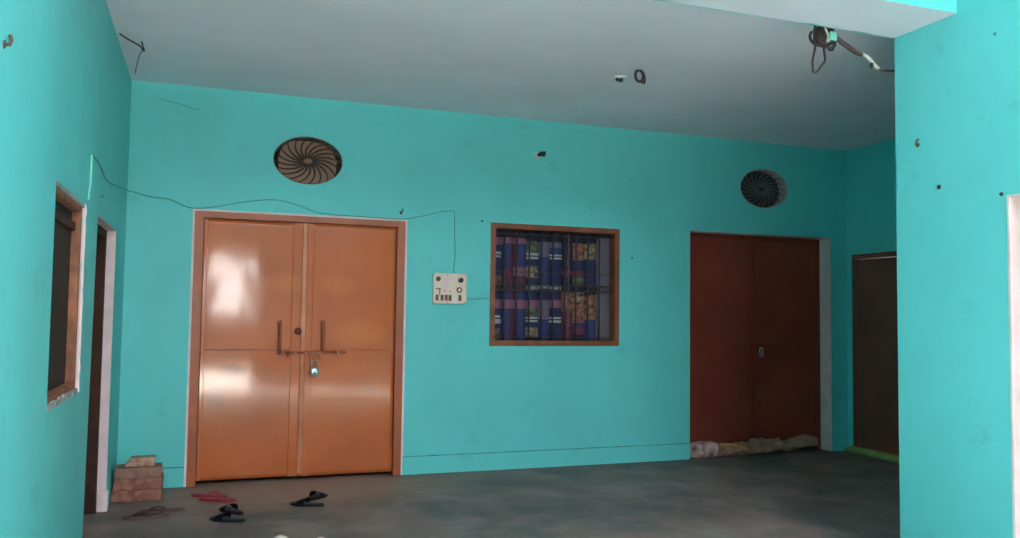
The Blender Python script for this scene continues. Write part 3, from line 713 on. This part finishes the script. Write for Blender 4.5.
wire('cable', [(-0.43, 5.76, zw), (-0.47, 5.98, zw), (-0.50, 6.20, zw), (-0.528, 6.43, zw)], 0.0028, 'black_cable', 'thin dark wire running along the ceiling into the left corner')

# tangle of cables hanging at the beam
ct = empty('cable_tangle', (3.072, 3.558, 2.8386)); ct.scale = (1.2, 1.2, 1.2); tag(ct, 'tangle of dark cables hanging from the beam near the ceiling', 'cables')
P = lambda x, y, z: (x - 2.56, y - 2.965, z - 2.583)
def sub(name, pts, r, m, label=None, n=5):
    b = bmesh.new(); tube(b, spline(pts, n), r, 8); o = link(name, b, m, ct, smooth=True)
    if label: o['label'] = label
sub('cable_loop', [P(2.513, 2.965, 2.64), P(2.516, 2.965, 2.56), P(2.512, 2.965, 2.50), P(2.500, 2.965, 2.445), P(2.503, 2.965, 2.398), P(2.522, 2.965, 2.398), P(2.548, 2.965, 2.430), P(2.568, 2.965, 2.457), P(2.562, 2.965, 2.51), P(2.558, 2.965, 2.56)], 0.0052, 'brown_cable', 'long hanging cable loop')
sub('cable_loop', [P(2.500, 2.97, 2.58), P(2.49, 2.97, 2.555), P(2.50, 2.96, 2.525), P(2.54, 2.95, 2.512), P(2.60, 2.95, 2.515), P(2.615, 2.96, 2.55), P(2.57, 2.97, 2.60)], 0.006, 'black_cable')
sub('cable_loop', [P(2.52, 2.945, 2.575), P(2.515, 2.94, 2.53), P(2.55, 2.94, 2.52), P(2.59, 2.94, 2.54), P(2.60, 2.95, 2.505), P(2.575, 2.95, 2.50)], 0.005, 'brown_cable')
sub('cable_loop', [P(2.545, 2.94, 2.60), P(2.56, 2.935, 2.56), P(2.555, 2.935, 2.53), P(2.59, 2.94, 2.56), P(2.61, 2.94, 2.575)], 0.0045, 'white_cable', 'short whitish wire')
b = bmesh.new(); box(b, -0.045, 0.045, -0.025, 0.020, -0.065, 0.01, 0.008); o = link('junction_box', b, 'black_plastic', ct, loc=(-0.0, 0.0, 0.01))
b = bmesh.new(); box(b, -0.018, 0.018, -0.034, -0.022, -0.02, 0.02, 0.005); o = link('terminal_block', b, 'cable_light', ct, loc=(0.030, 0, -0.022)); o['label'] = 'pale teal splashed terminal block'
sub('conduit', [P(2.585, 2.96, 2.585), P(2.637, 2.962, 2.560), P(2.693, 2.965, 2.536), P(2.738, 2.965, 2.516), P(2.778, 2.965, 2.508)], 0.0105, 'brown_cable', 'thick dark taped cable')
sub('conduit', [P(2.770, 2.965, 2.512), P(2.807, 2.965, 2.500), P(2.835, 2.967, 2.480), P(2.862, 2.97, 2.462), P(2.875, 2.97, 2.455)], 0.0100, 'white_cable', 'whitish sleeve over the cable')
sub('conduit', [P(2.872, 2.97, 2.456), P(2.90, 2.96, 2.446), P(2.93, 2.93, 2.441), P(2.955, 2.900, 2.442)], 0.0055, 'black_cable')
sub('cable_end', [P(2.835, 2.967, 2.474), P(2.828, 2.96, 2.462), P(2.832, 2.96, 2.452)], 0.008, 'black_cable')

# ------------------------------------------------------------------ small fixings
cr = empty('ceiling_rose', (2.701, 5.19, ZC)); tag(cr, 'small white ceiling disc left of the iron fan hook', 'ceiling fitting')
b = bmesh.new(); lathe(b, [(0.045, 0.0), (0.045, -0.006), (0.030, -0.012), (0.01, -0.013)], 'z', 20); link('disc', b, 'ceramic', cr, smooth=True)
b = bmesh.new(); lathe(b, [(0.016, -0.010), (0.016, -0.034), (0.010, -0.036)], 'z', 14, (0.004, -0.004, 0)); lathe(b, [(0.012, -0.010), (0.012, -0.030), (0.008, -0.031)], 'z', 12, (-0.022, 0.0, 0)); o = link('lamp_holder', b, 'black_plastic', cr, smooth=True); o['label'] = 'dark stub of the holder'
fh = empty('fan_hook', (2.742, 4.985, ZC)); tag(fh, 'dark iron fan hook ring on the ceiling', 'hook')
b = bmesh.new(); tube(b, [(0.030 * math.cos(a), 0.0, -0.042 + 0.040 * math.sin(a)) for a in [2 * math.pi * k / 24 for k in range(24)]], 0.010, 8, closed=True)
link('hook_ring', b, 'iron', fh, smooth=True)
b = bmesh.new(); tube(b, spline([(0.035, 0.02, 0.0), (0.052, 0.02, -0.04), (0.044, 0.01, -0.085), (0.012, 0.0, -0.075)], 5), 0.008, 8); link('hook_rod', b, 'rust', fh, smooth=True)
b = bmesh.new(); lathe(b, [(0.022, 0.0), (0.022, -0.008), (0.012, -0.014)], 'z', 14, (0.0, 0.02, 0)); o = link('base_cap', b, 'ceramic', fh, smooth=True)
wl = empty('bulb_holder', (2.674, D, 2.683)); tag(wl, 'black bulb holder with white base on the back wall between the ventilators', 'bulb holder')
b = bmesh.new(); lathe(b, [(0.030, 0.0), (0.030, -0.008), (0.018, -0.016)], 'y', 18, (-0.022, 0, -0.006)); link('base', b, 'ceramic', wl, smooth=True)
b = bmesh.new(); tube(b, spline([(-0.018, -0.014, -0.004), (0.004, -0.036, 0.004), (0.026, -0.052, 0.004), (0.040, -0.058, 0.002)], 4), [0.014, 0.014, 0.016, 0.017, 0.021, 0.021, 0.023, 0.023, 0.024, 0.024, 0.024, 0.020, 0.016], 12); link('holder', b, 'black_plastic', wl, smooth=True)

def nail(name, loc, nrm, label, r=0.008, l=0.02, bend=None, m='rust'):
    n = Vector(nrm); b = bmesh.new()
    p0 = Vector((0, 0, 0)); pts = [p0 - n * 0.004, p0 + n * l * 0.5, p0 + n * l]
    if bend: pts += [p0 + n * (l + 0.004) + Vector(bend) * 0.5, p0 + n * l + Vector(bend)]
    tube(b, pts, r * 0.6, 8)
    lathe(b, [(r * 1.4, -0.002), (r * 1.4, 0.003)], 'y' if abs(n.y) > 0.5 else 'x', 10)
    return tag(link(name, b, m, loc=loc), label, 'nail')
nail('nail', (1.468, D, 2.115), (0, -1, 0), 'bent dark nail on the wall above the right corner of the orange door', 0.009, 0.02, (0.012, 0, 0.03), 'iron')
nail('nail', (2.163, D, 2.084), (0, -1, 0), 'dark nail head at the upper left of the barred window', 0.007, 0.012, m='iron')
nail('nail', (3.587, D, 1.821), (0, -1, 0), 'dark nail head right of the barred window', 0.008, 0.014, m='cable')
nail('wall_hook', (XP, 3.3372, 2.2194), (-1, 0, 0), 'rusty bent hook on the bright right wall', 0.008, 0.012, (0, -0.014, 0.03))
nail('screw', (XP, 3.2076, 1.9794), (-1, 0, 0), 'small dark screw below the rusty hook on the right wall', 0.009, 0.010, m='iron')
nail('nail', (XP, 2.8536, 1.8966), (-1, 0, 0), 'dark nail at the corner of the pinkish doorway', 0.007, 0.012, m='iron')
nail('nail', (XP, 2.8728, 2.667), (-1, 0, 0), 'tiny nail high on the right wall under the beam', 0.006, 0.010, m='cable')
nail('wall_hook', (XL, 2.70, 2.056), (1, 0, 0), 'rusty brown hook on the left wall at the photo edge', 0.009, 0.014, (0, 0.006, 0.03))
nail('nail', (XL, 5.12, 1.93), (1, 0, 0), 'dark nail head on the left wall above the doorway', 0.007, 0.010, m='cable')

# ------------------------------------------------------------------ bricks
def brick(x0, x1, y0, y1, z0, z1, m, label, seed, rz=0, broken=0.0, rough=0.008):
    b = bmesh.new(); L, Wd, Ht = x1 - x0, y1 - y0, z1 - z0
    bmesh.ops.create_cube(b, size=1.0)
    bmesh.ops.subdivide_edges(b, edges=list(b.edges), cuts=7, use_grid_fill=True)
    for v in b.verts:
        c = v.co.copy()
        rnd = 0.035
        q = Vector((max(-0.5 + rnd, min(0.5 - rnd, c.x)), max(-0.5 + rnd, min(0.5 - rnd, c.y)), max(-0.5 + rnd, min(0.5 - rnd, c.z))))
        c = q + (c - q).normalized() * rnd if (c - q).length > 1e-6 else c
        if broken: c.x -= broken * max(0, c.z + 0.2) * (1 if c.x < -0.2 else 0) * -1
        p = Vector((c.x * L, c.y * Wd, c.z * Ht))
        nz = noise.noise_vector(p * 16 + Vector((seed * 7.1, 0, 0)))
        nz2 = noise.noise_vector(p * 42 + Vector((seed * 3.3, 5, 0)))
        p += nz * rough + nz2 * rough * 0.4
        p.z = max(-Ht / 2, min(Ht / 2, p.z))
        v.co = p
    o = link('brick', b, m, loc=((x0 + x1) / 2, (y0 + y1) / 2, (z0 + z1) / 2)); o.rotation_euler = (0, 0, rz)
    return tag(o, label, 'brick', 'stack of bricks in the left corner')
brick(-0.561, -0.250, 6.235, 6.42, 0.000, 0.076, 'brick', 'bottom brick of the stack in the left corner', 1, 0.0)
brick(-0.552, -0.246, 6.240, 6.42, 0.077, 0.153, 'brick', 'middle brick of the left corner stack, second from the floor', 2, -0.03)
brick(-0.550, -0.252, 6.235, 6.41, 0.154, 0.226, 'brick_grey', 'greyish brick of the left corner stack carrying the broken piece', 3, 0.03)
brick(-0.485, -0.295, 6.265, 6.37, 0.227, 0.288, 'brick_pale', 'small pale broken brick on top of the left corner stack', 4, -0.04, 0.22, 0.010)

# ------------------------------------------------------------------ slippers
def outline(L, Wd, n=40):
    pts = []
    for k in range(n):
        a = 2 * math.pi * k / n
        x = math.cos(a) * L / 2
        u = (x / L + 0.5)
        w = Wd * (0.36 + 0.14 * math.sin((u - 0.35) * math.pi) - 0.07 * math.exp(-((u - 0.42) / 0.16) ** 2))
        sgn = math.sin(a)
        y = w * (abs(sgn) ** 0.75) * (1 if sgn > 0 else -1)
        pts.append((x, y + 0.008 * math.sin(u * math.pi)))
    return pts
def slipper(x, y, rz, sole, strap, label, L=0.255, Wd=0.098, wide=False, insole=None, tilt=0.0, z=0.0, group='slippers by the doors'):
    root = empty('slipper', (x, y, z + 0.001), rz); tag(root, label, 'slipper', group)
    if tilt: root.rotation_euler = (tilt, 0, rz)
    o_ = outline(L, Wd)
    b = bmesh.new(); plate(o_, [], lambda a, c: (a, c, 0), (0, 0, 0.017), b)
    bmesh.ops.bevel(b, geom=[e for e in b.edges if e.is_manifold and e.calc_face_angle(0) > 1.0], offset=0.004, segments=2, affect='EDGES')
    for v in b.verts:
        u = v.co.x / L + 0.5
        if v.co.z > 0.008: v.co.z += 0.010 * max(0, 0.45 - u)
    link('sole', b, sole, root)
    if insole:
        b = bmesh.new(); plate([(p * 0.90, c * 0.84) for p, c in o_], [], lambda a, c: (a, c, 0.016 + 0.010 * max(0, 0.45 - (a / L + 0.5))), (0, 0, 0.0025), b); link('insole', b, insole, root)
    b = bmesh.new()
    if wide:
        n, mm = 12, 7
        g = []
        for i in range(n + 1):
            a = math.pi * i / n; row = []
            for j in range(mm + 1):
                xx = L * (0.02 + 0.27 * j / mm) - 0.012 * math.sin(a)
                row.append(b.verts.new((xx, -math.cos(a) * Wd * (0.50 - 0.07 * j / mm) + 0.006, 0.006 + math.sin(a) ** 0.7 * (0.052 - 0.020 * j / mm))))
            g.append(row)
        for i in range(n):
            for j in range(mm): b.faces.new((g[i][j], g[i + 1][j], g[i + 1][j + 1], g[i][j + 1]))
        bmesh.ops.solidify(b, geom=list(b.faces), thickness=0.005)
    else:
        toe = (L * 0.27, 0.004, 0.016)
        for s in (-1, 1):
            tube(b, spline([toe, (L * 0.25, 0.004 + s * 0.006, 0.025), (L * 0.14, s * Wd * 0.30, 0.029), (L * 0.0, s * Wd * 0.42 + 0.004, 0.022), (-L * 0.08, s * Wd * 0.41 + 0.004, 0.010)], 5), 0.0062, 8, flat=0.7)
    link('strap', b, strap, root, smooth=True)
    return root
G = 'slippers left on the floor by the doors'
slipper(-0.315, 5.735, math.pi + 0.06, 'slip_brown', 'slip_brown_strap', 'dull maroon slipper nearer the camera beside the bricks', group=G, L=0.27)
slipper(-0.225, 5.860, math.pi - 0.05, 'slip_brown', 'slip_brown_strap', 'dull maroon slipper of the pair nearer the brick stack', group=G, L=0.27)
slipper(0.060, 6.240, -0.38, 'slip_red', 'slip_red_strap', 'crimson slipper touching the bottom of the orange door frame', group=G, L=0.25)
slipper(0.112, 6.090, -0.42, 'slip_red', 'slip_red_strap', 'crimson slipper of the pair farther from the orange door', group=G, L=0.26)
slipper(0.200, 5.730, math.pi - 1.05, 'slip_black', 'slip_black', 'black slipper just below the crimson pair', wide=True, insole='slip_insole', group=G, L=0.24)
slipper(0.165, 5.510, math.pi - 0.62, 'slip_black', 'slip_black', 'black slipper lowest in the photo, below the crimson pair', wide=True, insole='slip_insole', group=G, L=0.24)
slipper(0.755, 5.965, 0.80, 'slip_black', 'slip_black', 'black slipper in front of the door middle, nearer the orange door', wide=True, insole='slip_insole', group=G, L=0.24)
slipper(0.680, 5.780, math.pi - 0.55, 'slip_black', 'slip_black', 'black slipper in front of the door middle, farther from the orange door', wide=True, insole='slip_insole', group=G, L=0.24)

# pale pebbles at the lower edge
def pebble(x, y, r, label, seed):
    b = bmesh.new(); bmesh.ops.create_icosphere(b, subdivisions=3, radius=1.0)
    for v in b.verts:
        d = 1 + 0.18 * noise.noise(v.co * 1.5 + Vector((seed, 0, 0)))
        v.co = Vector((v.co.x * r * 1.2 * d, v.co.y * r * d, v.co.z * r * 0.7 * d))
        v.co.z = max(v.co.z, -r * 0.6)
    tag(link('pebble', b, 'pebble', smooth=True, loc=(x, y, r * 0.6)), label, 'pebble', 'pale pebbles on the floor')
pebble(0.432, 4.885, 0.036, 'left of two pale pebbles at the bottom edge of the photo', 1.0)
pebble(0.645, 4.81, 0.030, 'right of two pale pebbles at the bottom edge of the photo', 4.0)

# ------------------------------------------------------------------ sacks and rags stuffed along the door bottoms
def roll(name, pts, rw, rh, m, label, cat, seed, fold=0.25, group=None, n=6, seg=26, freq=9.0):
    """a crumpled cloth roll: closed tube of noisy elliptical sections with a flattened base"""
    path = spline(pts, n); b = bmesh.new(); rings = []; N = len(path)
    for i, p in enumerate(path):
        t = (path[min(i + 1, N - 1)] - path[max(i - 1, 0)]); t.z = 0; t.normalize()
        s = Vector((-t.y, t.x, 0)); q = i / (N - 1)
        end = min(1, (math.sin(math.pi * min(max(q, 0.0), 1.0)) * 3.2)) ** 0.5 if 0 < q < 1 else 0.25
        ring = []
        for k in range(seg):
            a = 2 * math.pi * k / seg
            d = Vector((math.cos(a), math.sin(a)))
            nn = noise.noise(Vector((p.x * freq + seed, d.x * 1.6, d.y * 1.6))) + 0.5 * noise.noise(Vector((p.x * freq * 2.6 + seed, d.x * 3.2, d.y * 3.2))) + 0.25 * noise.noise(Vector((p.x * freq * 5.5 + p.y * freq * 5.5, d.x * 6, d.y * 6 + seed)))
            f = (1 + fold * nn) * end
            v = p + s * (d.x * rw * f) + Vector((0, 0, 1)) * (rh + d.y * rh * f)
            v.z = max(v.z, 0.002 + p.z)
            ring.append(b.verts.new(v))
        rings.append(ring)
    for i in range(N - 1):
        for k in range(seg): b.faces.new((rings[i][k], rings[i][(k + 1) % seg], rings[i + 1][(k + 1) % seg], rings[i + 1][k]))
    b.faces.new(rings[0][::-1]); b.faces.new(rings[-1])
    return tag(link(name, b, m, smooth=True), label, cat, group)
GS = 'sacks and rags along the maroon door'
# pale bundle: a squarish stuffed sack
b = bmesh.new(); bmesh.ops.create_cube(b, size=1.0); bmesh.ops.subdivide_edges(b, edges=list(b.edges), cuts=11, use_grid_fill=True)
for v in b.verts:
    c = v.co * 2; q = (abs(c.x) ** 5 + abs(c.y) ** 5 + abs(c.z) ** 5) ** 0.2
    c = c / max(q, 1e-6)
    p = Vector((c.x * 0.160, c.y * 0.075, c.z * 0.070))
    p += noise.noise_vector(p * 13) * 0.010 + noise.noise_vector(p * 34) * 0.004
    p.z = max(-0.069, p.z); v.co = p
tag(link('sack', b, 'sack_pale', smooth=True, loc=(4.365, 6.715, 0.070)), 'pinkish white stuffed sack at the left foot of the maroon door', 'sack', GS)
r2 = roll('sack', [(4.545, 6.72, 0), (4.64, 6.72, 0), (4.76, 6.73, 0), (4.86, 6.735, 0)], 0.058, 0.060, 'sack_tan', 'tan sack with a yellow ribbon at the maroon door', 'sack', 3.0, 0.35, GS, n=12, seg=36)
b = bmesh.new()
path = spline([(4.56, 6.665, 0.112), (4.62, 6.650, 0.118), (4.70, 6.650, 0.104), (4.78, 6.655, 0.080), (4.83, 6.668, 0.062), (4.855, 6.690, 0.05)], 6)
tube(b, path, 0.011, 8, flat=0.5)
o = link('ribbon', b, 'strap_yellow', r2, smooth=True); o['label'] = 'yellow ribbon'
roll('rag', [(4.875, 6.725, 0), (4.97, 6.72, 0), (5.08, 6.725, 0), (5.18, 6.73, 0), (5.275, 6.735, 0)], 0.062, 0.066, 'rag_grey', 'lumpy grey brown rag at the middle of the maroon door foot', 'rag', 11.0, 0.55, GS, n=12, seg=36)
roll('rag', [(5.29, 6.735, 0.0), (5.38, 6.735, 0.010), (5.48, 6.735, 0.03), (5.58, 6.735, 0.045), (5.70, 6.735, 0.04)], 0.052, 0.054, 'rag_grey2', 'raised pale grey brown rag at the right end of the maroon door foot', 'rag', 17.0, 0.55, GS, n=12, seg=36)
roll('rag', [(XR - 0.045, 6.600, 0), (XR - 0.055, 6.45, 0), (XR - 0.06, 6.25, 0), (XR - 0.055, 6.0, 0), (XR - 0.05, 5.70, 0)], 0.052, 0.030, 'cloth_green', 'long green cloth along the foot of the far right door', 'cloth', 23.0, 0.55, None, freq=4.0)

# sky portals over the open courtyard, in the gateway and at the open top
sky_portal('courtyard_sky_portal', ((XL + XP) / 2, (YREAR + YB) / 2, 3.42), (0, 0, 0), XP - XL, YB - YREAR)
